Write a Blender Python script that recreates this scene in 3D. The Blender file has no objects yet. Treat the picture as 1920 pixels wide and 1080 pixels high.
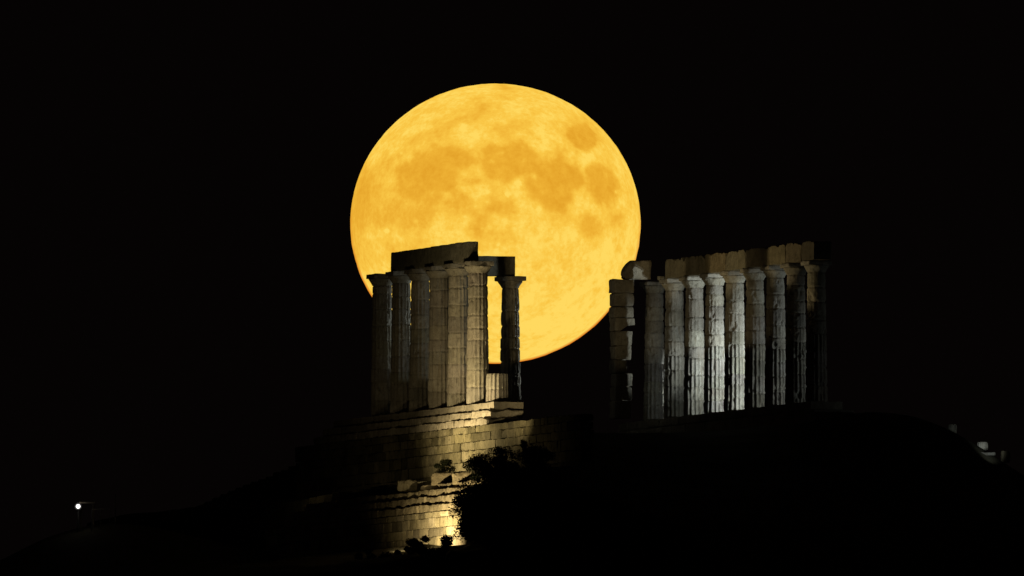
import bpy, bmesh, math, random
import numpy as np
from mathutils import Vector, Matrix, noise

scene = bpy.context.scene
col = scene.collection
R = math.radians
rnd = random.Random(7)

# ------------------------------------------------------------------ camera
# a long telephoto lens on the shore, 1.3 km from the temple on its headland
F_PX = 59090.0                  # focal length in pixels of the 1920 px wide photo
DIST = F_PX / 44.0
ELEV = R(2.62)
CAM = Vector((0.0, -DIST, 3.0))
cam_d = bpy.data.cameras.new('camera')
cam = bpy.data.objects.new('camera', cam_d)
col.objects.link(cam)
cam.location = CAM
cam.rotation_euler = (R(90) + ELEV, 0, 0)
cam_d.sensor_width = 36.0
cam_d.lens = 36.0 * F_PX / 1920.0
cam_d.clip_start = 1.0
cam_d.clip_end = 200000.0
scene.camera = cam

def at(px, py, y):
    """world point seen at photo pixel px,py on the vertical plane at depth y"""
    d = Vector(((px - 960) / F_PX, 1.0, -(py - 540) / F_PX))
    d = Vector((d.x, math.cos(ELEV) - d.z * math.sin(ELEV), math.sin(ELEV) + d.z * math.cos(ELEV)))
    return CAM + d * ((y - CAM.y) / d.y)

# ------------------------------------------------------------------ night sky
world = bpy.data.worlds.new('World')
scene.world = world
world.use_nodes = True
bg = world.node_tree.nodes['Background']
bg.inputs['Color'].default_value = (1.0, 0.66, 0.60, 1)
bg.inputs['Strength'].default_value = 0.0015
vs = scene.view_settings
vs.view_transform = 'Standard'
vs.look = 'None'
vs.exposure = 0.0
vs.gamma = 1.0
scene.cycles.max_bounces = 4

# ------------------------------------------------------------------ temple frame
THETA = R(19.4)
P0 = at(896, 760, 0.0)
Z0 = P0.z
V = Vector((math.cos(THETA), math.sin(THETA), 0))      # across the temple, to the right
U = Vector((math.sin(THETA), -math.cos(THETA), 0))     # along the temple, towards us

def W(u, v, z=0.0):
    return Vector((P0.x, P0.y, Z0)) + U * u + V * v + Vector((0, 0, z))

def uv_of(x, y):
    dx, dy = x - P0.x, y - P0.y
    return dx * U.x + dy * U.y, dx * V.x + dy * V.y

# ------------------------------------------------------------------ lights
def spot(name, loc, target, power, color, size, blend=0.6, radius=0.12):
    l = bpy.data.lights.new(name, 'SPOT')
    l.energy = power
    l.color = color
    l.spot_size = R(size)
    l.spot_blend = blend
    l.shadow_soft_size = radius
    o = bpy.data.objects.new(name, l)
    col.objects.link(o)
    o.location = loc
    o.rotation_euler = (Vector(target) - Vector(loc)).to_track_quat('-Z', 'Y').to_euler()
    return o

WARM = (1.0, 0.79, 0.41)
COOL = (0.88, 1.0, 0.97)
# floodlights at the foot of the ruins: their beams, with some added fills, light the stone from below
def aim(u, v, z, deg, dist, dz):       # a point at deg towards -u from -v
    return W(u - dist * math.sin(R(deg)), v - dist * math.cos(R(deg)), z + dz)
spot('warm_floodlight', W(3.0, -6.0, -2.15), W(3.2, -.6, -.6), 2700, WARM, 127, 1.0)
spot('warm_left_fill', W(-5.0, -7.5, -2.6), W(-7.0, -.6, -.5), 38, WARM, 150, 1.0)  # added weak fill for the far left columns and steps
spot('warm_wall_floodlight', W(16.6, -9.9, -6.8), W(15.0, -6.7, -5.6), 2300, WARM, 99, 1.0)
spot('warm_terrace_fill', W(10.5, -7.0, -2.6), W(9.0, -1.0, -2.0), 60, WARM, 150, 1.0)  # added weak fill so the wall's right end fades gradually
spot('warm_far_floodlight', W(14.0, -5.5, -2.2), W(-7.0, 12.0, 6.9), 1900, WARM, 40, 1.0)
spot('white_floodlight', W(12.9, 26.0, -1.0), aim(12.9, 26.0, -1.0, 52.0, 22.5, 2.6), 20000, COOL, 15.4, 1.0)
spot('white_upper_fill', W(12.9, 26.4, -1.0), aim(12.9, 26.4, -1.0, 52.6, 22.5, 5.6), 13500, COOL, 15.6, 1.0)  # added twin of the white beam, lifts the upper shafts
spot('white_near_fill', W(10.0, 24.0, -1.2), aim(10.0, 24.0, -1.2, 45.5, 18, 4.4), 2100, COOL, 56, 1.0)  # added wide fill, greys the nearer columns of the right row
spot('white_end_fill', W(13.5, 22.5, -.6), W(6.6, 12.5, 3.2), 75, COOL, 60, 1.0)  # added weak fill for the last column on the right
spot('white_pier_fill', W(1.0, 20.0, -.9), aim(1.0, 20.0, -.9, 51.5, 15, 4.0), 3200, COOL, 17, 1.0)  # added spot that puts the white strip on the pier
spot('white_rear_floodlight', W(-18.0, 24.5, -1.2), W(-10.9, 5.3, 3.0), 11000, COOL, 18, 0.8)
spot('white_slope_floodlight', at(1876, 858, -13), at(1840, 838, -6), 600, COOL, 19, 1.0)

# ------------------------------------------------------------------ helpers
def tag(o, label=None, cat=None, group=None, kind=None):
    if cat and not kind: kind = 'thing'
    if label: o['label'] = label
    if cat: o['category'] = cat
    if group: o['group'] = group
    if kind: o['kind'] = kind
    return o

def empty(name, loc, rz=0.0, label=None, cat=None, group=None):
    o = bpy.data.objects.new(name, None)
    o.empty_display_size = 0.3
    col.objects.link(o)
    o.location = loc
    o.rotation_euler = (0, 0, rz)
    return tag(o, label, cat, group, 'thing' if cat else None)

def fbm(p, octs=4):
    return noise.fractal(p, 1.0, 2.1, octs)

class MB:
    """collects verts / faces (with a per-vertex tint) into one mesh"""
    def __init__(s):
        s.v, s.f, s.t = [], [], []
    def add(s, verts, faces, tint=(1, 1, 1)):
        b = len(s.v)
        s.v += [tuple(p) for p in verts]
        s.f += [tuple(i + b for i in f) for f in faces]
        s.t += [tint] * len(verts)
    def build(s, name, mat, parent=None, smooth=False, loc=None, rz=0.0):
        me = bpy.data.meshes.new(name)
        me.from_pydata(s.v, [], s.f)
        me.validate()
        a = me.color_attributes.new('tint', 'FLOAT_COLOR', 'POINT')
        flat = np.ones((len(me.vertices), 4), np.float32)
        flat[:, :3] = np.array(s.t, np.float32)[:len(me.vertices)]
        a.data.foreach_set('color', flat.ravel())
        me.materials.append(mat)
        if smooth:
            me.polygons.foreach_set('use_smooth', [True] * len(me.polygons))
        me.update()
        o = bpy.data.objects.new(name, me)
        col.objects.link(o)
        if parent: o.parent = parent
        if loc is not None: o.location = loc
        o.rotation_euler = (0, 0, rz)
        return o

def block(mb, c, s, cell=0.14, rd=0.035, amp=0.016, seed=0.0, freq=2.2, tint=(1, 1, 1), rz=0.0, shape=None):
    """a weathered squared stone: rounded, chipped edges and an uneven face"""
    n = [max(2, int(round(s[i] / cell))) for i in range(3)]
    idx, verts, faces = {}, [], []
    so = Vector((seed * 3.17, seed * 1.31, seed * 2.73))
    h = Vector(s) * 0.5
    cr, sr = math.cos(rz), math.sin(rz)
    def vert(i, j, k):
        key = (i, j, k)
        if key in idx: return idx[key]
        p = Vector((s[0] * (i / n[0] - .5), s[1] * (j / n[1] - .5), s[2] * (k / n[2] - .5)))
        q0 = p + so
        r = rd * (1.0 + 1.6 * max(-0.4, fbm(q0 * 1.7, 3)))
        r = min(r, min(h) * 0.9)
        inner = Vector((max(-h.x + r, min(h.x - r, p.x)), max(-h.y + r, min(h.y - r, p.y)), max(-h.z + r, min(h.z - r, p.z))))
        d = p - inner
        nd = d.normalized() if d.length > 1e-6 else p.normalized()
        p = inner + nd * min(d.length, r)
        p += nd * amp * fbm(q0 * freq, 4)
        if shape: p = shape(p, h)
        p = Vector((p.x * cr - p.y * sr, p.x * sr + p.y * cr, p.z)) + Vector(c)
        idx[key] = len(verts)
        verts.append(p)
        return idx[key]
    for i in range(n[0]):
        for j in range(n[1]):
            for k, flip in ((0, True), (n[2], False)):
                q = [vert(i, j, k), vert(i + 1, j, k), vert(i + 1, j + 1, k), vert(i, j + 1, k)]
                faces.append(q[::-1] if flip else q)
    for i in range(n[0]):
        for k in range(n[2]):
            for j, flip in ((0, False), (n[1], True)):
                q = [vert(i, j, k), vert(i + 1, j, k), vert(i + 1, j, k + 1), vert(i, j, k + 1)]
                faces.append(q[::-1] if flip else q)
    for j in range(n[1]):
        for k in range(n[2]):
            for i, flip in ((0, True), (n[0], False)):
                q = [vert(i, j, k), vert(i, j + 1, k), vert(i, j + 1, k + 1), vert(i, j, k + 1)]
                faces.append(q[::-1] if flip else q)
    mb.add(verts, faces, tint)

def tube(mb, a, b, r0, r1, seg=8, tint=(1, 1, 1)):
    a, b = Vector(a), Vector(b)
    d = (b - a).normalized()
    x = d.orthogonal().normalized()
    y = d.cross(x)
    vs_ = []
    for p, r in ((a, r0), (b, r1)):
        for i in range(seg):
            t = 2 * math.pi * i / seg
            vs_.append(p + x * (r * math.cos(t)) + y * (r * math.sin(t)))
    fs = [(i, (i + 1) % seg, seg + (i + 1) % seg, seg + i) for i in range(seg)]
    fs += [tuple(range(seg))[::-1], tuple(range(seg, 2 * seg))]
    mb.add(vs_, fs, tint)

# ------------------------------------------------------------------ materials
def new_mat(name):
    m = bpy.data.materials.new(name)
    m.use_nodes = True
    nt = m.node_tree
    return m, nt, nt.nodes['Principled BSDF']

def stone(name, light, dark, stain, rough=0.9, scale=1.0, stain_amt=0.5):
    m, nt, bs = new_mat(name)
    N, L = nt.nodes.new, nt.links.new
    geo = N('ShaderNodeNewGeometry')
    def nz(sc, det, ro, stretch=None):
        t = N('ShaderNodeTexNoise')
        t.inputs['Scale'].default_value = sc * scale
        t.inputs['Detail'].default_value = det
        t.inputs['Roughness'].default_value = ro
        if stretch:
            mp = N('ShaderNodeMapping')
            mp.inputs['Scale'].default_value = stretch
            L(geo.outputs['Position'], mp.inputs['Vector'])
            L(mp.outputs['Vector'], t.inputs['Vector'])
        else:
            L(geo.outputs['Position'], t.inputs['Vector'])
        return t
    def ramp(src, a, b):
        r = N('ShaderNodeMapRange')
        r.inputs['From Min'].default_value = a
        r.inputs['From Max'].default_value = b
        L(src, r.inputs['Value'])
        return r.outputs['Result']
    def mix(fac, a, b, mode='MIX'):
        x = N('ShaderNodeMix')
        x.data_type = 'RGBA'
        x.blend_type = mode
        if isinstance(fac, float): x.inputs['Factor'].default_value = fac
        else: L(fac, x.inputs['Factor'])
        for sock, val in ((x.inputs[6], a), (x.inputs[7], b)):
            if isinstance(val, tuple): sock.default_value = (*val, 1)
            else: L(val, sock)
        return x.outputs[2]
    big = nz(1.3, 5, .6)
    med = nz(5.0, 6, .65)
    streak = nz(3.0, 4, .6, (2.6, 2.6, 0.35))      # run-off stains down the stone
    fine = nz(26.0, 3, .7)
    c = mix(ramp(big.outputs['Fac'], .35, .65), light, dark)
    c = mix(ramp(med.outputs['Fac'], .52, .72), c, tuple(x * .62 for x in dark))
    sm = N('ShaderNodeMath'); sm.operation = 'MULTIPLY'
    L(ramp(streak.outputs['Fac'], .52, .70), sm.inputs[0]); sm.inputs[1].default_value = stain_amt
    c = mix(sm.outputs[0], c, stain)
    pit = ramp(fine.outputs['Fac'], .30, .46)
    c = mix(pit, tuple(x * .55 for x in dark), c)
    at_ = N('ShaderNodeAttribute'); at_.attribute_name = 'tint'
    c = mix(1.0, c, at_.outputs['Color'], 'MULTIPLY')
    L(c, bs.inputs['Base Color'])
    bs.inputs['Roughness'].default_value = rough
    bs.inputs['Specular IOR Level'].default_value = 0.15
    bm1 = N('ShaderNodeBump'); bm1.inputs['Strength'].default_value = .6; bm1.inputs['Distance'].default_value = .05
    L(med.outputs['Fac'], bm1.inputs['Height'])
    bm2 = N('ShaderNodeBump'); bm2.inputs['Strength'].default_value = .5; bm2.inputs['Distance'].default_value = .02
    L(fine.outputs['Fac'], bm2.inputs['Height']); L(bm1.outputs['Normal'], bm2.inputs['Normal'])
    L(bm2.outputs['Normal'], bs.inputs['Normal'])
    return m

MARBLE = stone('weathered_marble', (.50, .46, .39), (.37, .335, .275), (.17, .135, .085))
MARBLE_S = stone('pitted_marble', (.52, .49, .44), (.36, .33, .285), (.20, .15, .095), stain_amt=.6)
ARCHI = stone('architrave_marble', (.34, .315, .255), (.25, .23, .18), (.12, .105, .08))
POROS = stone('foundation_stone', (.20, .175, .115), (.115, .102, .064), (.05, .047, .026), stain_amt=.6)
RUBBLE = stone('terrace_stone', (.46, .40, .29), (.31, .265, .185), (.13, .115, .065), stain_amt=.5)

def plain(name, c, rough=.7, metal=0.0):
    m, nt, bs = new_mat(name)
    N, L = nt.nodes.new, nt.links.new
    t = N('ShaderNodeTexNoise'); t.inputs['Scale'].default_value = 9.0; t.inputs['Detail'].default_value = 4
    x = N('ShaderNodeMix'); x.data_type = 'RGBA'
    L(t.outputs['Fac'], x.inputs['Factor'])
    x.inputs[6].default_value = (*[q * .7 for q in c], 1)
    x.inputs[7].default_value = (*[q * 1.25 for q in c], 1)
    L(x.outputs[2], bs.inputs['Base Color'])
    bs.inputs['Roughness'].default_value = rough
    bs.inputs['Metallic'].default_value = metal
    return m

METAL = plain('painted_metal', (.06, .06, .058), .5, .3)
BARK = plain('bark', (.11, .085, .06), .9)
WOOD = plain('weathered_wood', (.16, .13, .09), .8)
PALE = plain('galvanised_rail', (.45, .44, .42), .5, .2)

def leaf_mat(name, c1, c2):
    m, nt, bs = new_mat(name)
    N, L = nt.nodes.new, nt.links.new
    g = N('ShaderNodeNewGeometry')
    t = N('ShaderNodeTexNoise'); t.inputs['Scale'].default_value = 4.0
    L(g.outputs['Position'], t.inputs['Vector'])
    x = N('ShaderNodeMix'); x.data_type = 'RGBA'
    L(t.outputs['Fac'], x.inputs['Factor'])
    x.inputs[6].default_value = (*c1, 1); x.inputs[7].default_value = (*c2, 1)
    L(x.outputs[2], bs.inputs['Base Color'])
    bs.inputs['Roughness'].default_value = .75
    bs.inputs['Specular IOR Level'].default_value = .2
    return m
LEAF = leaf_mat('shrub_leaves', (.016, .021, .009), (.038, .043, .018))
LEAF_LIT = leaf_mat('lit_leaves', (.045, .045, .02), (.085, .075, .03))  # paler copy of the leaf colour, standing in for lamplight

def emit(name, c, s):
    m = bpy.data.materials.new(name); m.use_nodes = True
    nt = m.node_tree; nt.nodes.clear()
    e = nt.nodes.new('ShaderNodeEmission'); o = nt.nodes.new('ShaderNodeOutputMaterial')
    e.inputs['Color'].default_value = (*c, 1); e.inputs['Strength'].default_value = s
    nt.links.new(e.outputs[0], o.inputs[0])
    return m

# ------------------------------------------------------------------ moon
def make_moon():
    dist = 30000.0
    c = at(929, 419.5, CAM.y + dist)
    view = (CAM - c).normalized()
    rad = (c - CAM).length * 272.0 / F_PX
    bm = bmesh.new()
    bmesh.ops.create_icosphere(bm, subdivisions=7, radius=1.0)
    me = bpy.data.meshes.new('moon')
    bm.to_mesh(me); bm.free()
    n = len(me.vertices)
    co = np.empty(n * 3, np.float32); me.vertices.foreach_get('co', co); co = co.reshape(n, 3)
    X, Y = co[:, 0].copy(), co[:, 2].copy()
    rough = np.array([fbm(Vector(p) * 16.0, 3) for p in co.tolist()], np.float32)      # uneven limb
    me.vertices.foreach_set('co', (co * (1 + .0026 * rough[:, None])).astype(np.float32).ravel())
    # low frequency warp so that no mare is an oval
    wx = np.array([fbm(Vector((x * 3.1, y * 3.1, 4.0)), 4) for x, y in zip(X, Y)])
    wy = np.array([fbm(Vector((x * 3.1, y * 3.1, 9.0)), 4) for x, y in zip(X, Y)])
    wx2 = np.array([fbm(Vector((x * 9, y * 9, 14.0)), 4) for x, y in zip(X, Y)])
    wy2 = np.array([fbm(Vector((x * 9, y * 9, 19.0)), 4) for x, y in zip(X, Y)])
    XW, YW = X + wx * .02 + wx2 * .03, Y + wy * .02 + wy2 * .03
    # the maria and a painted limb darkening as outlines; pixels of an enlarged view of the disc, with a depth of tone
    seas_and_limb = [
        (.95, 3, [(1425,350),(1460,325),(1520,322),(1560,345),(1590,410),(1580,450),(1545,485),(1510,478),(1460,455),(1425,400)]),
        (.85, 16, [(875,470),(905,440),(960,430),(1040,425),(1120,430),(1170,450),(1190,490),(1215,530),(1220,590),(1190,630),(1120,650),(1060,665),(1000,668),(945,650),(925,610),(890,580),(870,530)]),
        (1.0, 20, [(1215,560),(1290,545),(1330,520),(1320,490),(1350,470),(1380,510),(1440,540),(1470,560),(1500,620),(1500,680),(1440,720),(1420,780),(1410,830),(1330,840),(1260,810),(1200,770),(1170,720),(1165,660),(1200,630)]),
        (.85, 20, [(1535,590),(1570,565),(1620,570),(1660,600),(1690,650),(1705,720),(1690,780),(1650,810),(1600,780),(1560,740),(1535,690)]),
        (.7, 20, [(1510,900),(1550,880),(1590,890),(1615,940),(1600,985),(1550,1000),(1505,975),(1495,935)]),
        (.82, 18, [(365,600),(400,570),(450,555),(470,500),(530,465),(610,445),(690,445),(760,470),(800,500),(830,540),(800,560),(720,580),(730,640),(720,680),(690,720),(640,750),(600,790),(520,800),(440,780),(380,740),(360,680)]),
        (.55, 45, [(110,650),(200,610),(245,640),(265,700),(280,780),(360,780),(420,800),(560,810),(600,870),(520,930),(430,960),(330,930),(240,940),(140,960),(90,900),(85,800)]),
        (.6, 22, [(640,780),(700,745),(800,745),(825,790),(790,840),(720,850),(640,830)]),
        (.68, 22, [(900,800),(950,770),(1010,775),(1080,800),(1060,840),(1000,860),(920,850)]),
        (.75, 12, [(770,655),(830,640),(865,650),(850,670),(790,675)]),
        (.6, 22, [(740,280),(800,230),(870,200),(920,205),(920,240),(870,270),(800,290),(740,300)]),
        (.48, 20, [(560,350),(640,320),(740,300),(780,310),(700,340),(600,365),(520,400),(440,430),(420,410),(480,370)]),
        (.48, 24, [(960,330),(1060,300),(1150,320),(1160,350),(1080,350),(1040,400),(1010,400),(1000,360)]),
        (.55, 16, [(230,590),(300,520),(370,475),(385,490),(320,560),(260,620),(235,620)]),
        (.65, 26, [(830,860),(880,850),(920,880),(900,930),(880,1000),(840,1000),(840,930)]),
        (.5, 45, [(70,620),(140,560),(170,640),(150,800),(140,1000),(170,1100),(110,1200),(60,1060),(55,850)]),  # limb darkening painted along the left edge, not a mare
        (.4, 30, [(940,1000),(1050,970),(1060,1020),(960,1050)]), (.45, 30, [(380,900),(470,870),(530,930),(500,970),(400,980)]),
        (.5, 18, [(1690,870),(1730,860),(1750,900),(1720,930),(1690,910)]), (.8, 8, [(560,425),(580,422),(588,434),(574,442),(560,438)]),
        (.4, 14, [(960,130),(1000,128),(1020,142),(980,150)]), (.5, 10, [(980,66),(1030,62),(1060,74),(1010,82)]),
        (.3, 26, [(300,1060),(420,1030),(520,1090),(430,1160),(320,1130)]), (.25, 40, [(1350,1100),(1470,1060),(1500,1150),(1400,1190)])]
    CX = (929 - 638) * 3.31 + XW * 272 * 3.31
    CY = (419.5 - 140) * 3.31 - YW * 262 * 3.31
    m = np.zeros(n); halo_all = np.zeros(n)
    for d, soft, poly in seas_and_limb:
        P = np.array(poly, float); Q = np.roll(P, -1, 0)
        dmin = np.full(n, 1e9); inside = np.zeros(n, bool)
        for (x0, y0), (x1, y1) in zip(P, Q):
            ex, ey = x1 - x0, y1 - y0
            t = np.clip(((CX - x0) * ex + (CY - y0) * ey) / (ex * ex + ey * ey), 0, 1)
            dmin = np.minimum(dmin, np.hypot(CX - x0 - t * ex, CY - y0 - t * ey))
            if y0 != y1: inside ^= ((y0 > CY) != (y1 > CY)) & (CX < ex * (CY - y0) / (y1 - y0 + 1e-9) + x0)
        sd = np.where(inside, dmin, -dmin)
        e = np.clip(sd / (2.6 * soft + 10) + .55, 0, 1); e = e * e * (3 - 2 * e) * d * .82
        halo = np.clip(1 + sd / 75.0, 0, 1) * .30 * d
        halo_all = np.maximum(halo_all, halo)
        m = 1 - (1 - m) * (1 - e)
    m = 1 - (1 - m) * (1 - halo_all)
    spots = np.zeros(n)
    for px, py, r, d in [(972, 345, 3.4, .9), (951, 365, 3.2, .7), (726, 433, 3.6, 1.0), (1010, 393, 3, .6), (1001, 331, 5, .55),
                         (838, 366, 6, .35), (820, 404, 4, .4), (867, 238, 8, .3), (1100, 295, 14, .3), (1046, 285, 8, .35),
                         (990, 560, 10, .4), (1010, 610, 12, .35), (1140, 460, 7, .4), (1075, 440, 6, .3), (930, 470, 5, .3), (780, 415, 4, .35)]:
        q = np.hypot((X - (px - 929) / 272.0) * 272, (Y + (py - 419.5) / 262.0) * 262) / r
        spots = np.maximum(spots, d * np.exp(-q * q * .8))
    r3 = random.Random(3)
    for _ in range(46):
        a_, q_ = r3.uniform(0, 6.283), r3.random() ** .5 * .92
        rr_ = r3.uniform(1.6, 4.2)
        q = np.hypot(X - q_ * math.cos(a_), Y - q_ * math.sin(a_)) * 272 / rr_
        spots = np.maximum(spots, r3.uniform(.15, .42) * np.exp(-q * q * .8))
    lo = np.clip((-Y + .1) * .5, 0, 1) * np.clip((X + .4), 0, 1)          # bright southern highlands
    at_ = me.color_attributes.new('surface', 'FLOAT_COLOR', 'POINT')
    buf = np.stack([m, spots, lo, np.ones(n)], 1).astype(np.float32)
    at_.data.foreach_set('color', buf.ravel())
    me.polygons.foreach_set('use_smooth', [True] * len(me.polygons))
    mat = bpy.data.materials.new('moon_surface'); mat.use_nodes = True
    nt = mat.node_tree; nt.nodes.clear()
    N, L = nt.nodes.new, nt.links.new
    out = N('ShaderNodeOutputMaterial'); em = N('ShaderNodeEmission')
    L(em.outputs[0], out.inputs[0])
    A = N('ShaderNodeAttribute'); A.attribute_name = 'surface'
    sp = N('ShaderNodeSeparateColor'); L(A.outputs['Color'], sp.inputs[0])
    tc = N('ShaderNodeTexCoord')
    n1 = N('ShaderNodeTexNoise'); n1.inputs['Scale'].default_value = 7.0; n1.inputs['Detail'].default_value = 7; n1.inputs['Roughness'].default_value = .62
    n2 = N('ShaderNodeTexNoise'); n2.inputs['Scale'].default_value = 24.0; n2.inputs['Detail'].default_value = 4; n2.inputs['Roughness'].default_value = .7
    for q in (n1, n2): L(tc.outputs['Object'], q.inputs['Vector'])
    def math_(op, a, b, clamp=False):
        x = N('ShaderNodeMath'); x.operation = op; x.use_clamp = clamp
        for i, v_ in enumerate((a, b)):
            if isinstance(v_, (int, float)): x.inputs[i].default_value = v_
            else: L(v_, x.inputs[i])
        return x.outputs[0]
    d1 = math_('MULTIPLY', math_('SUBTRACT', n1.outputs['Fac'], .5), .95)
    d2 = math_('MULTIPLY', math_('SUBTRACT', n2.outputs['Fac'], .5), .85)
    k = math_('ADD', math_('MULTIPLY', sp.outputs[0], .76), math_('ADD', d1, d2))
    k = math_('SUBTRACT', math_('ADD', k, .16), math_('MULTIPLY', sp.outputs[2], .40))
    k = math_('SUBTRACT', k, sp.outputs[1], True)
    cr = N('ShaderNodeValToRGB'); L(k, cr.inputs[0])
    e = cr.color_ramp.elements
    e[0].position = 0.0; e[0].color = (1.0, .69, .115, 1)
    e[1].position = 1.0; e[1].color = (.765, .355, .022, 1)
    q = e.new(.25); q.color = (.955, .57, .062, 1)
    q = e.new(.6); q.color = (.86, .445, .036, 1)
    # reddening by thick air, painted into the lowest rim's colour
    sx = N('ShaderNodeSeparateXYZ'); L(tc.outputs['Object'], sx.inputs[0])
    r2 = math_('ADD', math_('MULTIPLY', sx.outputs[0], sx.outputs[0]), math_('MULTIPLY', sx.outputs[2], sx.outputs[2]))
    mr = N('ShaderNodeMapRange'); mr.inputs['From Min'].default_value = .965; mr.inputs['From Max'].default_value = 1.0; L(r2, mr.inputs['Value'])
    low = N('ShaderNodeMapRange'); low.inputs['From Min'].default_value = .25; low.inputs['From Max'].default_value = -.55; L(sx.outputs[2], low.inputs['Value'])
    f = math_('MULTIPLY', mr.outputs[0], low.outputs[0], True)
    mx = N('ShaderNodeMix'); mx.data_type = 'RGBA'; L(f, mx.inputs['Factor']); L(cr.outputs[0], mx.inputs[6]); mx.inputs[7].default_value = (.72, .16, .008, 1)
    L(mx.outputs[2], em.inputs['Color'])
    em.inputs['Strength'].default_value = 1.0
    me.materials.append(mat)
    o = bpy.data.objects.new('moon', me); col.objects.link(o)
    o.location = c
    o.rotation_euler = view.to_track_quat('-Y', 'Z').to_euler()
    o.scale = (rad, rad, rad * 262.5 / 272.0)
    tag(o, 'huge golden full moon rising behind the ruined temple', 'moon')
make_moon()

# ------------------------------------------------------------------ terrain
def sstep(a, b, x):
    t = max(0.0, min(1.0, (x - a) / (b - a)))
    return t * t * (3 - 2 * t)

_a, _b = at(1785, 812, -2), at(1885, 866, -7)
SHELF = ((_a.z + _b.z) / 2 + .0 + (20.0 - (_a.x + _b.x) / 2) * (_b.z - _a.z) / (_b.x - _a.x), (_b.z - _a.z) / (_b.x - _a.x))

def terrain_h(x, y):
    u, v = uv_of(x, y)
    # plateau the temple stands on
    h = -1.35
    h -= 0.16 * max(0.0, u - 6.0)
    h -= 0.10 * max(0.0, -18.0 - u)
    h -= 0.17 * max(0.0, v - 14.0)
    if v < -1.0:                                              # cut behind the foundation wall's face
        n_ = -3.15 - 0.12 * (-1.0 - v)
        n_ -= 0.10 * max(0.0, u - 18.0) 
        h = n_ if u < 18 else min(h, n_)
        if v < -5.5:                                           # below the terrace wall
            h = min(h, -6.45 - 0.13 * (-6.75 - v) - 0.045 * max(0, u - 12))
        if u > 18.5:
            h = min(h, -3.3 - 0.9 * (u - 18.5)) if v < -5 else h
    far = max(0.0, math.hypot(x - 2, y) - 38.0)
    h -= 0.22 * far
    wild = min(1.0, max(0.0, -v - 2) / 3.0) + min(1.0, max(0, u - 6) / 6.0) + min(1.0, max(0, v - 15) / 4.0)
    h += min(1.0, wild) * (0.18 * fbm(Vector((x * .35, y * .35, 1.7)), 4) + .5 * fbm(Vector((x * .06, y * .06, 3.7)), 3) * min(1, far / 20))
    k_ = math.exp(-((x + 17.0) ** 2 + (y - 8.0) ** 2) / 34.0)               # knoll with the lamp
    h = h * (1 - k_) - 4.75 * k_
    k2 = math.exp(-(((x - 20.2) / 6.0) ** 2 + ((y + 5.0) / 7.0) ** 2))           # shelf with the scattered drums
    h = h * (1 - k2) + (SHELF[0] + (x - 20.0) * SHELF[1] - Z0) * k2
    return max(-3.0, Z0 + h)

def make_terrain():
    n = 270
    def coord(i):
        t = (i / n) * 2 - 1
        return 45.0 * t + 700.0 * t ** 9
    bm_v, bm_f = [], []
    for j in range(n + 1):
        for i in range(n + 1):
            x, y = coord(i), coord(j) - 4
            bm_v.append((x, y, terrain_h(x, y)))
    for j in range(n):
        for i in range(n):
            a = j * (n + 1) + i
            bm_f.append((a, a + 1, a + n + 2, a + n + 1))
    mb = MB(); mb.add(bm_v, bm_f)
    m = stone('dry_hillside', (.075, .065, .04), (.05, .045, .026), (.03, .034, .016), scale=.6)
    o = mb.build('terrain', m, smooth=True)
    tag(o, kind='structure', label='dark rocky hillside below the temple', cat='ground')
make_terrain()

def make_sea():
    mb = MB()
    s = 60000
    mb.add([(-s, -s, 0), (s, -s, 0), (s, s, 0), (-s, s, 0)], [(0, 1, 2, 3)])
    m, nt, bs = new_mat('sea_water')
    bs.inputs['Base Color'].default_value = (.006, .012, .016, 1)
    bs.inputs['Roughness'].default_value = .15
    t = nt.nodes.new('ShaderNodeTexNoise'); t.inputs['Scale'].default_value = .4
    g = nt.nodes.new('ShaderNodeNewGeometry'); nt.links.new(g.outputs['Position'], t.inputs['Vector'])
    b = nt.nodes.new('ShaderNodeBump'); b.inputs['Distance'].default_value = .3
    nt.links.new(t.outputs['Fac'], b.inputs['Height']); nt.links.new(b.outputs['Normal'], bs.inputs['Normal'])
    o = mb.build('water', m)
    tag(o, kind='structure', label='dark sea around the headland', cat='water')
make_sea()

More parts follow.
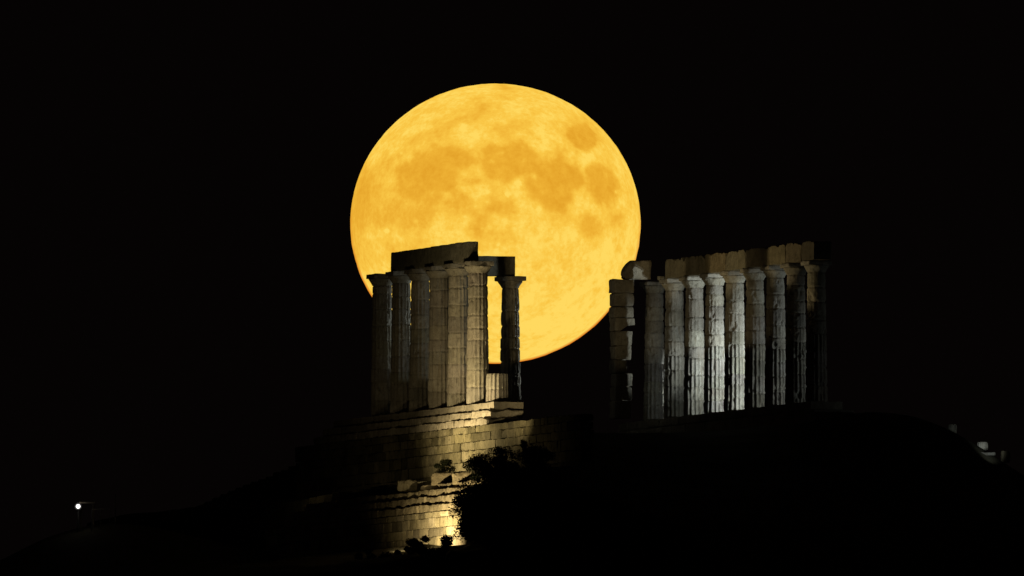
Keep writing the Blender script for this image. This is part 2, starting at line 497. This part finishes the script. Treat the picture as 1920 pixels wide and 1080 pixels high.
# ------------------------------------------------------------------ columns
FL = 16
def drum_mesh(z0, z1, rb, rt, Hh, seed, flute, chip, amp, tint, top_cut=None):
    """one fluted drum between z0 and z1 of a shaft of height Hh"""
    mb = MB()
    seg = FL * 7
    nz_ = max(3, int((z1 - z0) / 0.07))
    so = Vector((seed * 5.1, seed * 2.3, seed * 7.7))
    off = (fbm(so + Vector((z0, 0, 0)), 2) * .012, fbm(so + Vector((0, z0, 9)), 2) * .012)
    verts = []
    for k in range(nz_ + 1):
        t = k / nz_
        z = z0 + (z1 - z0) * t
        g = z / Hh
        base = rb + (rt - rb) * (g ** 1.15)
        edge = min(t, 1 - t) * (z1 - z0)
        for i in range(seg):
            a = 2 * math.pi * i / seg
            d = Vector((math.cos(a), math.sin(a), 0))
            p3 = d * .5 + Vector((0, 0, z)) + so
            er = max(0.0, fbm(p3 * 1.4, 3) + .15)                 # smoothed-out patches
            fl = flute * max(0.0, 1 - 1.5 * er * (1.3 - flute))
            r = base - .058 * fl * abs(math.cos(FL / 2 * a)) - .02 * (1 - fl)
            r += amp * fbm(p3 * 3.5, 4)
            bite = max(0.0, fbm(p3 * 2.1 + Vector((31, 7, 3)), 3) - .22)
            r -= chip * .16 * bite
            if edge < .05:
                r -= (chip * .035 * (1 + 1.2 * fbm(p3 * 4.0 + Vector((3, 1, 8)), 2)) + .006) * (1 - edge / .05)
            verts.append((d.x * r + off[0], d.y * r + off[1], z))
    faces = []
    for k in range(nz_):
        for i in range(seg):
            a, b = k * seg + i, k * seg + (i + 1) % seg
            faces.append((a, b, b + seg, a + seg))
    faces.append(tuple(range(seg))[::-1])
    faces.append(tuple(range(nz_ * seg, (nz_ + 1) * seg)))
    mb.add(verts, faces, tint)
    return mb

def make_column(loc, label, seed, height=6.05, mat=MARBLE, flute=lambda g: .8, chip=.5, amp=.012,
                rb=.50, rt=.40, group=None, stump=None, worn_cap=.0, tone=1.0, capital=True):
    root = empty('stone_column', loc, THETA, label, 'column', group)
    rr = random.Random(seed)
    shaft = height - .50
    z = 0.0
    end = stump if stump else shaft
    while z < end - .01:
        h = rr.uniform(.48, .78)
        z1 = z + h
        if end - z1 < .35: z1 = end
        g = (z + z1) / 2 / shaft
        tt = tone * rr.uniform(.82, 1.12)
        tint = (tt, tt * rr.uniform(.97, 1.01), tt * rr.uniform(.92, 1.02))
        f = max(0.0, min(1.0, flute(g) + rr.uniform(-.15, .15)))
        drum_mesh(z + .002, z1 - .002, rb, rt, shaft, seed + z * .37, f, chip * rr.uniform(.6, 1.4), amp, tint).build('drum', mat, root)
        z = z1
    if stump or not capital: return root
    # capital: necking + echinus with the square abacus as its sub-part
    mb = MB()
    prof = [(.0, rt - .012), (.03, rt + .0), (.06, rt + .012), (.12, rt + .05), (.19, rt + .10), (.25, rt + .145), (.285, rt + .158), (.30, rt + .14)]
    seg = 64
    vv = []
    for zz, r in prof:
        for i in range(seg):
            a = 2 * math.pi * i / seg
            d = Vector((math.cos(a), math.sin(a), 0))
            q = d * r + Vector((seed * 3.3, 0, zz))
            w = r + .018 * fbm(q * 4, 3) - worn_cap * .20 * max(0, fbm(q * 1.9 + Vector((5, 5, 5)), 3) + .25) * (zz / .3)
            vv.append((d.x * w, d.y * w, shaft + zz))
    ff = [(k * seg + i, k * seg + (i + 1) % seg, (k + 1) * seg + (i + 1) % seg, (k + 1) * seg + i) for k in range(len(prof) - 1) for i in range(seg)]
    ff.append(tuple(range(seg))[::-1]); ff.append(tuple(range((len(prof) - 1) * seg, len(prof) * seg)))
    t = tone * rr.uniform(.9, 1.05)
    mb.add(vv, ff, (t, t, t * .96))
    cap = mb.build('capital', mat, root)
    mb = MB()
    s = 1.09 - .06 * worn_cap
    block(mb, (0, 0, shaft + .402), (s, s, .196), cell=.055, rd=.03 + .11 * worn_cap, amp=.015 + .03 * worn_cap, seed=seed, tint=(t, t, t))
    mb.build('abacus', mat, cap)
    return root

def px_col(px, base_py, base_px_ref=896):
    y = (base_py - 760) / (44.0 * math.sin(ELEV))
    p = at(px, base_py, y)
    return Vector((p.x, p.y, Z0))

# north colonnade (left group), far to near
SP_L = 2.487
north = [(-5, 'darkest fluted column at the left end of the moonlit group, with a bare flat capital'),
         (-4, 'dark column second from left in the moonlit group, under the end of the architrave'),
         (-3, 'dim column right of the narrow slit of moonlight, third from left in the moonlit group'),
         (-2, 'column of the moonlit group right of the dotted slit of light, fourth from left'),
         (-1, 'olive lit column just left of the brightest tall column of the moonlit group'),
         (0, 'brightest tall warm lit column, at the right end of the sloping architrave')]
for i, lab in north:
    make_column(W(i * SP_L, 0, 0), lab, 20 + i * 3.1, height=6.14, mat=MARBLE, flute=lambda g: .75 - .25 * g,
                chip=.45, amp=.010, rb=.505, rt=.412 if i in (-3, -4) else .436, group='columns of the left colonnade')
make_column(W(SP_L, .0, 0), 'short broken column stump, brightly lit, beside the tall warm lit column', 51.0, height=6.14,
            stump=1.24, flute=lambda g: .95, chip=.3, amp=.006, rt=.412)

# pronaos column
PRO_U, PRO_V = -10.9, 5.30
make_column(W(PRO_U, PRO_V), 'lone column with a wide capital against the moon, its right edge lit cold white',
            77.0, height=6.05, flute=lambda g: .7, chip=.9, amp=.018, rb=.50, rt=.385)

# south colonnade (right group), far to near
SP_R = 2.563
ROW = 12.57
south = ['dim grey column at the left end of the right colonnade, beside the stepped pier',
         'grey column second from left in the right colonnade, its foot lost in shadow',
         'pale column third from left in the right colonnade, left of the brightest one',
         'brightest white column of the right colonnade with deep flutes below, fourth from left',
         'white lit column directly right of the brightest one, fifth from left in the right colonnade',
         'pale column with a dark left side, sixth from left in the right colonnade',
         'half dark grey column, third from right in the right colonnade',
         'very dark column, second from right in the right colonnade',
         'almost black column at the right end of the right colonnade']
fl_s = [.25, .4, .35, .45, .5, .5, .4, .4, .3]
for k, lab in enumerate(south):
    i = k - 5
    f0 = fl_s[k]
    make_column(W(i * SP_R, ROW), lab, 130 + k * 5.3, height=6.03, mat=MARBLE_S,
                flute=lambda g, f0=f0: (f0 + .55 if g < .48 else f0 - .25 * g), chip=.8, amp=.016, rb=.495, rt=.40,
                group='columns of the right colonnade', worn_cap=.45)

# ------------------------------------------------------------------ architraves
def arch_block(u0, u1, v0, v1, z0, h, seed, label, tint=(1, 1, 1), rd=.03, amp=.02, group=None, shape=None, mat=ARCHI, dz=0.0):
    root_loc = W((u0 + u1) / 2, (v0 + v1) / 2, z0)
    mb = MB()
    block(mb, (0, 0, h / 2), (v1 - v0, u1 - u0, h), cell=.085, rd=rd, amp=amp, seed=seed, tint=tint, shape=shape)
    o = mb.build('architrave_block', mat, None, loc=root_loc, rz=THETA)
    return tag(o, label, 'stone beam', group)

zt = 6.14
labs = ['far left architrave block above the dark columns, resting against the moon',
        'second block from left of the sloping architrave on the moonlit columns',
        'third block from left of the sloping architrave on the moonlit columns',
        'right end block of the sloping architrave, its broken corner highest against the moon']
for k in range(4):
    i = -4 + k
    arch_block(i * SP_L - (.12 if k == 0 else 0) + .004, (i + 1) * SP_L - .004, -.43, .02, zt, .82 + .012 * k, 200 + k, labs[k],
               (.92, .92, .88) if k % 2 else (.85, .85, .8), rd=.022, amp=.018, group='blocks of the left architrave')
# cross beam of the porch, from the north colonnade to the lone column
mb = MB()
block(mb, (0, 0, .43), (PRO_V + .12, .5, .86), cell=.09, rd=.02, amp=.012, seed=222, tint=(.85, .82, .76))
o = mb.build('porch_beam', ARCHI, None, loc=W(PRO_U + .1, PRO_V / 2 + .05, 6.05), rz=THETA)
tag(o, 'straight stone cross beam ending on the lone column in front of the moon', 'stone beam')

zt = 6.03
tones = [(1.0, .96, .88), (1.05, .98, .88), (1.12, 1.0, .82), (.98, .95, .86), (.78, .72, .66), (1.05, .98, .82), (.72, .65, .58), (.45, .42, .4)]  # last two tones darkened to stand in for weaker light
labs = ['left end block of the right architrave, beside the dark gap',
        'second architrave block from left on the right colonnade',
        'third architrave block from left on the right colonnade, the most golden',
        'architrave block with a notched top, fourth from left on the right colonnade',
        'dark brown architrave block, fifth from left on the right colonnade',
        'yellowish architrave block with a rounded top corner, sixth from left on the right colonnade',
        'reddish brown architrave block, second from right on the right colonnade',
        'almost black architrave block at the right end of the right colonnade']
edges = [-4.0 + .0, -3.05, -2.0, -1.0, 0.0, .98, 1.95, 2.72, 3.35]
for k in range(8):
    def shp(p, h, k=k):
        if p.z > 0:
            q = fbm(Vector((p.y * 1.8 + k * 7.7, p.x, 2.2)), 4)
            p.z -= max(0.0, q - .05) * .26 * (p.z / h.z)
            e = max(0.0, abs(p.y) - h.y + .25) / .25
            p.z -= e * (.05 + .10 * ((k * 37) % 3 == 0)) * (p.z / h.z)
        return p
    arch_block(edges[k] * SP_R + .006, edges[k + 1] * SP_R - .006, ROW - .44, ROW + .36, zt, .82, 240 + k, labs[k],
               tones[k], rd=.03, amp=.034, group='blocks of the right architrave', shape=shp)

# ------------------------------------------------------------------ pier of the porch (anta)
ANT_U, ANT_V = -11.2, 10.1
root = empty('stepped_pier', W(ANT_U, ANT_V + .38), THETA, 'ruined square pier of stacked blocks left of the right colonnade, its right edge lit white', 'pier')
rr = random.Random(5)
#  z0, z1, v offset, width, depth, tint
crs = [(.0, .78, -.06, .74, .72, .9), (.78, 1.4, -.01, .78, .70, .85), (1.4, 1.95, .0, .80, .72, .95),
       (1.95, 2.55, -.16, .54, .74, .75), (2.55, 3.15, .0, .82, .72, .9), (3.15, 3.78, .02, .84, .72, .9),
       (3.78, 4.36, .06, .92, .80, 1.1), (4.36, 4.86, .0, .90, .74, 1.0), (4.86, 5.42, .0, .88, .74, 1.0), (5.42, 6.02, .0, .92, .76, 1.0)]
for k, (a, b, dv, w, d, t) in enumerate(crs):
    mb = MB()
    def shp(p, h, k=k):
        if k == 6 and p.z < 0:                      # wedge with its underside broken away
            p.z *= max(.1, 1 - max(0.0, (p.x + h.x * .5) / h.x))
        if k in (4, 5) and p.x > 0: p.x -= (.05 + .06 * (h.z - p.z)) * p.x / h.x
        return p
    block(mb, (dv + rr.uniform(-.012, .012), 0, (a + b) / 2), (w, d, b - a - .008), cell=.07, rd=.05 + .03 * (k in (6, 7)), amp=.035,
          seed=300 + k, tint=(t, t * .97, t * .9), shape=shp)
    mb.build('block', MARBLE_S, root)
mb = MB()
def shp(p, h):
    if p.x < -h.x + .45:
        t = 1 - (p.x + h.x) / .45
        p.z = (p.z + h.z) * (1 - .55 * t * t) - h.z
    return p
block(mb, (0, 0, .41), (1.18, .6, .82), cell=.07, rd=.07, amp=.04, seed=321, tint=(1, .96, .88), shape=shp)
o = mb.build('broken_beam', MARBLE_S, None, loc=W(ANT_U, ANT_V + 1.05, 6.03), rz=THETA)
tag(o, 'broken rounded beam fragment lying on top of the stepped pier', 'stone beam')
mb = MB()
block(mb, (0, 0, .10), (.28, .3, .20), cell=.05, rd=.08, amp=.04, seed=329, tint=(1, 1, .95))
o = mb.build('stone_fragment', MARBLE_S, None, loc=W(-4.55 * SP_R, ROW - .1, 6.03), rz=THETA)
tag(o, 'small stone chip on the capital between broken beam and right architrave', 'stone')

# ------------------------------------------------------------------ platform
plat = empty('temple_platform', W(-6, 6, -1.06), THETA, 'stepped marble platform under the columns, its right corner broken off', 'platform')
def course(name, v0, v1, u0, u1, z0, z1, seed, mat, ln=1.25, rd=.025, amp=.02, tone=1.0, ragged=True):
    mb = MB()
    rr = random.Random(seed)
    u = u0
    k = 0
    org = W(-6, 6, -1.06)
    while u < u1 - .05:
        e = min(u1, u + ln * rr.uniform(.8, 1.2))
        if u1 - e < .5: e = u1
        last = ragged and e == u1
        t = tone * rr.uniform(.8, 1.1)
        c = ((v0 + v1) / 2 - 6 + rr.uniform(-.012, .012), -((u + e) / 2 + 6), (z0 + z1) / 2 + 1.06)
        def shp(p, h):
            if last:
                q = max(0, (-p.y + h.y * .1) / h.y)
                p.z = p.z if p.z < 0 else p.z - q * .5 * abs(p.z) * (.6 + fbm(p * 2.0, 3))
            return p
        block(mb, c, (v1 - v0, e - u - .012, z1 - z0 - .006), cell=.12, rd=rd * rr.uniform(.7, 1.6), amp=amp, seed=seed + k, tint=(t, t * .97, t * .91),
              shape=shp if name == 'step' else None)
        u = e; k += 1
    return mb.build(name, mat, plat)
course('stylobate', -.66, .70, -17.0, 3.95, -.36, -.004, 400, MARBLE, amp=.022)
course('step', -1.02, .5, -17.3, 4.55, -.71, -.366, 420, MARBLE, amp=.042, rd=.05)
course('step', -1.36, .2, -17.6, 4.9, -1.05, -.716, 440, MARBLE, amp=.045, rd=.05, tone=.9)
course('stylobate', ROW - .7, ROW + .75, -15.5, 8.9, -.36, -.004, 460, MARBLE_S, ragged=False)
course('step', ROW - .7, ROW + 1.1, -15.5, 9.4, -1.0, -.366, 480, MARBLE_S, ragged=False)

# ------------------------------------------------------------------ masonry walls
def masonry(name, root, org_u, org_v, u0, u1, zt_f, zb, depth, ch, ln, seed, mat, tone=1.0, rd=.02, amp=.014, miss=None):
    """courses of squared blocks along u, local to the root at W(org_u, org_v, ...)"""
    mb = MB()
    rr = random.Random(seed)
    z = zb
    k = 0
    top_max = max(zt_f(u0), zt_f(u1), zt_f((u0 + u1) / 2))
    while z < top_max - .05:
        h = ch * rr.uniform(.85, 1.15)
        if top_max - (z + h) < .18: h = top_max - z
        u = u0 - rr.uniform(0, .6)
        while u < u1 - .05:
            e = min(u1, u + ln * rr.choice((.45, .7, .9, 1.1, 1.4, 1.9)))
            zt_here = zt_f((u + e) / 2)
            hh = min(h, zt_here - z)
            if hh > .12 and not (miss and miss(u, z, rr)):
                t = tone * rr.choice((.5, .65, .8, .9, .95, 1.0, 1.1, 1.22))
                warm = rr.uniform(.86, 1.0)
                out = rr.uniform(-.016, .012)
                block(mb, (out, -((u + e) / 2 - org_u), z + hh / 2), (depth, e - u - .009, hh - .008), cell=.13, rd=rd * rr.choice((.7, 1, 1.3, 2.6)), amp=amp * rr.choice((.7, 1, 1.3, 1.8)),
                      seed=seed + k * .71, tint=(t, t * (.94 + .06 * warm), t * warm))
            u = e; k += 1
        z += h
    return mb.build(name, mat, root)

fw = empty('foundation_wall', W(-1, -1.25, 0), THETA, 'tall wall of squared blocks under the temple steps, half lit in yellow light', 'wall')
masonry('masonry', fw, -1, -1.25, -19.0, 17.5, lambda u: -1.056, -3.5, .62, .42, 1.0, 500, POROS, rd=.03, amp=.034)

def tw_top(u):
    return -3.92 if u > 9.6 else (-4.2 if u > 6.0 else -4.35)
tw = empty('terrace_wall', W(5, -6.45, 0), THETA, 'lower retaining wall of pale blocks, brightest beside the dark bush', 'wall')
masonry('masonry', tw, 5, -6.45, -8.0, 18.6, lambda u: -5.13, -7.5, .60, .42, .98, 540, RUBBLE, rd=.022, amp=.022)
# stepped upper courses, set back, with worn edges
mb = MB()
rr = random.Random(9)
for (u0, u1, z0_, z1_, dv) in ((-6, 18.4, -5.13, -4.80, .24), (-6, 18.2, -4.79, -4.44, .46), (-5, 15.6, -4.43, -4.12, .72), (9.5, 18.0, -4.12, -3.86, .95)):
    u = u0
    while u < u1:
        e = min(u1, u + rr.uniform(1.3, 3.0))
        t = rr.uniform(.8, 1.1)
        block(mb, (dv + rr.uniform(-.05, .04), -((u + e) / 2 - 5), (z0_ + z1_) / 2 + rr.uniform(-.02, .02)), (.9, e - u - .02, z1_ - z0_ - .01), cell=.10, rd=.055, amp=.05,
              seed=600 + u, tint=(t, t * .97, t * .9))
        u = e
mb.build('coping', RUBBLE, tw)

def boulder(px0, px1, py0, py1, u_v, label, seed, tint=(1, 1, 1), mat=RUBBLE, rd=.15, depth=.6):
    v = u_v
    # find u so that the block's centre falls on the photo pixel at this v
    pxc = (px0 + px1) / 2
    u = 0.0
    for _ in range(20):
        p = W(u, v)
        cx = 960 + F_PX * (p.x - CAM.x) / (p.y - CAM.y)
        u += (pxc - cx) / 44.0 / math.sin(THETA) * .9
    p = W(u, v)
    pb = at(pxc, py1, p.y); pt = at(pxc, py0, p.y)
    w = (px1 - px0) / 44.0; h = pt.z - pb.z
    mb = MB()
    block(mb, (0, 0, h / 2 - .04), (w, depth, h + .08), cell=.06, rd=min(rd, h * .4), amp=.06, seed=seed, tint=tint)
    o = mb.build('stone_block', mat, None, loc=(p.x, p.y, pb.z), rz=0.0)
    return tag(o, label, 'stone')
boulder(745, 784, 901, 918, -5.7, 'rounded grey stone lying alone on top of the lower retaining wall', 611, (.75, .75, .7))
boulder(808, 850, 887, 907, -5.6, 'pale squared stone left in the pair lying on the lower wall beside the bush', 612, (.9, .87, .8))
boulder(848, 888, 884, 905, -5.6, 'pale squared stone right in the pair lying on the lower wall, touching the dark bush', 613, (1.0, .97, .88))

# marble fragments on the slope at far right
def frag(px, py, w, h, y, label, seed, kind='drum', tint=(1, 1, 1)):
    p = at(px, py, y)
    root_loc = Vector((p.x, p.y, min(p.z, terrain_h(p.x, p.y) + .03)))
    mb = MB()
    if kind == 'drum':
        seg, rings = 40, 6
        vv = []
        for k in range(rings + 1):
            for i in range(seg):
                a = 2 * math.pi * i / seg
                d = Vector((math.cos(a), math.sin(a), k / rings * h))
                r = w / 2 * (1 - .05 * abs(math.cos(8 * a))) + .03 * fbm(d * 2 + Vector((seed, 0, 0)), 3)
                if k in (0, rings): r -= .035
                vv.append((d.x * r, d.y * r, d.z))
        ff = [(k * seg + i, k * seg + (i + 1) % seg, (k + 1) * seg + (i + 1) % seg, (k + 1) * seg + i) for k in range(rings) for i in range(seg)]
        ff += [tuple(range(seg))[::-1], tuple(range(rings * seg, (rings + 1) * seg))]
        mb.add(vv, ff, tint)
        nm = 'column_drum'
    else:
        block(mb, (0, 0, h / 2), (w, .5, h), cell=.06, rd=.05, amp=.03, seed=seed, tint=tint)
        nm = 'stone_block'
    o = mb.build(nm, MARBLE_S, None, loc=root_loc, rz=seed)
    return tag(o, label, 'stone')
frag(1785, 810, .40, .62, -2, 'faint upright column drum on the dark slope at right, highest of the scattered stones', 1.3, tint=(.3, .3, .28))  # low tint stands in for the dim light here
frag(1842, 845, .43, .36, -6, 'brightest white broken drum on the dark slope at far right', 2.2)
frag(1853, 855, .62, .16, -8.6, 'flat dim slab just below the bright white broken drum', 3.1, 'slab', (.16, .16, .16))  # slab's shade is put into its dark tint
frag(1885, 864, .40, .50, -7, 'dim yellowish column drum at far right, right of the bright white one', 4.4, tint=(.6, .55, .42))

# ------------------------------------------------------------------ shrubs
def shrub(px, py, w, h, y, label, seed, n=1500, leaf=.11, mat=LEAF, name='shrub', group=None, spiky=0.0):
    """px,py: photo position of its foot"""
    rr = random.Random(seed)
    p = at(px, py, y)
    root = empty(name, p, 0, label, 'bush', group)
    st = MB(); mb = MB()
    clumps = []
    for k in range(max(9, int(w * h * 6.0))):
        a = rr.uniform(0, 2 * math.pi); q = rr.random() ** .5
        zc = rr.uniform(.06, .88)
        wid = (1 - .55 * abs(zc - .45) * 1.6)
        clumps.append((Vector((math.cos(a) * q * w * .40 * wid, math.sin(a) * q * w * .36 * wid, zc * h)), rr.uniform(.15, .30) * min(w, h)))
    for c, r in clumps:
        tube(st, (c.x * .1, c.y * .1, -.15), c, .035, .01, 5)
        for _ in range(int(n / len(clumps))):
            d = Vector((rr.gauss(0, 1), rr.gauss(0, 1), rr.gauss(0, 1))).normalized() * (r * rr.random() ** .4 * 1.1)
            d.z *= .8
            q = c + d
            if q.z < 0: continue
            ax = Vector((rr.gauss(0, 1), rr.gauss(0, 1), rr.gauss(0, .7) + spiky)).normalized()
            sd = ax.orthogonal().normalized()
            sd = (Matrix.Rotation(rr.uniform(0, 6.28), 3, ax) @ sd)
            L_ = leaf * rr.uniform(.6, 1.4); b_ = L_ * .28
            mb.add([q, q + ax * L_ * .5 + sd * b_, q + ax * L_, q + ax * L_ * .5 - sd * b_], [(0, 1, 2, 3)])
    st.build('stem', BARK, root)
    mb.build('foliage', mat, root)
    return root

def y_at_v(px, v):
    u = 0.0
    for _ in range(25):
        p = W(u, v)
        cx = 960 + F_PX * (p.x - CAM.x) / (p.y - CAM.y)
        u += (px - cx) / 44.0 / math.sin(THETA) * .9
    return W(u, v).y
for (px, py, w, h, v, n, lf, lab) in [
    (905, 1012, 3.1, 2.6, -7.9, 9000, .13, 'big dark bush hiding the right end of the lower retaining wall'),
    (880, 1010, 1.5, 2.1, -7.6, 4500, .12, 'narrow dark bush with a ragged edge against the brightest part of the lower wall'),
    (990, 1000, 3.4, 2.7, -8.0, 3200, .14, 'black bush mass right of the bush that hides the lower wall'),
    (833, 893, .9, .75, -4.6, 1800, .08, 'small round black bush silhouetted low on the upper wall'),
    (900, 898, 1.25, 1.1, -5.9, 2600, .09, 'rounded black bush standing right of the squared stones on the lower wall'),
    (920, 896, 1.5, 1.25, -6.0, 2600, .09, 'small dense black bush between two larger ones below the upper wall'),
    (945, 890, 1.9, 1.12, -5.8, 3600, .09, 'wide black bush under the right half of the upper wall'),
    (1005, 888, 2.2, 1.25, -5.6, 4000, .09, 'low black bush at the dim right end of the upper wall'),
    (983, 846, .36, .52, -3.4, 400, .07, 'thin upright dark sapling in front of the upper wall'),
    (700, 1066, 2.3, .9, -11.5, 1900, .10, 'dark bush on the slope left below the lower wall'),
    (768, 1040, 1.7, .62, -10.2, 2400, .09, 'leafy bush below the lower wall with yellow light catching its leaves'),
    (828, 1048, 2.8, .95, -10.6, 3400, .10, 'rounded dark bush at the foot of the brightest part of the lower wall')]:
    shrub(px, py, w, h, y_at_v(px, v), lab, int(px * 7 + py), int(n * 2.2), lf * .75, LEAF_LIT if 'yellow' in lab else LEAF)

# ------------------------------------------------------------------ lamp and shelter on the slope, far left
LY = 6.0
def lamp():
    p = at(146.5, 949.5, LY)
    gz = terrain_h(p.x, p.y)
    root = empty('lamp_post', (p.x, p.y, gz), 0, 'lamp glowing white on the dark slope at far left', 'lamp')
    h = p.z - gz
    mb = MB(); tube(mb, (0, .16, -.2), (0, .16, h + .05), .045, .035, 10); mb.build('pole', METAL, root)
    mb = MB()
    tube(mb, (0, .17, h), (0, .03, h), .10, .15, 20)
    mb.build('lamp_housing', METAL, root)
    bm = bmesh.new(); bmesh.ops.create_uvsphere(bm, u_segments=24, v_segments=12, radius=.09)
    me = bpy.data.meshes.new('bulb'); bm.to_mesh(me); bm.free()
    me.materials.append(emit('lamp_glow', (1.0, .97, .95), 3.0))
    o = bpy.data.objects.new('bulb', me); col.objects.link(o); o.parent = root; o.location = (0, -.04, h)
    l = bpy.data.lights.new('lamp_light', 'POINT'); l.energy = 1.0; l.color = (1, .93, .85); l.shadow_soft_size = .12
    lo = bpy.data.objects.new('lamp_light', l); col.objects.link(lo); lo.location = (p.x, p.y - .35, p.z)
lamp()
def shelter():
    a = at(150, 942, LY - .2); b = at(176, 939, LY - .2)
    gz = terrain_h(a.x, a.y)
    root = empty('wooden_shelter', (a.x, LY + .3, gz), 0, 'unlit open shelter whose roof edge catches the light above the lamp', 'shelter')
    w = b.x - a.x; h = a.z - gz
    mb = MB(); block(mb, (w / 2, .3, h), (w + .1, 1.2, .06), cell=.2, rd=.01, amp=.004, seed=3); mb.build('roof', WOOD, root)
    for dx in (.04, w - .04):
        mb = MB(); tube(mb, (dx, .5, -.2), (dx, .5, h - .02), .04, .04, 8); mb.build('post', WOOD, root)
shelter()
def railing():
    a = at(172, 955, LY - .1); b = at(206, 954, LY - .1)
    gz = terrain_h(a.x, a.y)
    root = empty('railing', (a.x, a.y, gz), 0, 'thin low railing right of the glowing lamp on the dark slope', 'railing')
    w = b.x - a.x; h = a.z - gz
    mb = MB(); tube(mb, (0, 0, h), (w, 0, h + b.z - a.z), .016, .016, 8); mb.build('rail', PALE, root)
    for t in (0, .5, 1):
        mb = MB(); tube(mb, (w * t, 0, -.2), (w * t, 0, h - .01), .018, .018, 8); mb.build('post', METAL, root)
    c = at(216, 929, LY)
    gz = terrain_h(c.x, c.y)
    root = empty('thin_pole', (c.x, c.y, gz), 0, 'thin upright pole at the right end of the low railing', 'pole')
    mb = MB(); tube(mb, (0, 0, -.2), (0, 0, c.z - gz), .028, .022, 8); mb.build('mast', METAL, root)
    mb = MB(); tube(mb, (0, 0, c.z - gz), (0, 0, c.z - gz + .05), .035, .01, 8); mb.build('finial', METAL, root)
railing()
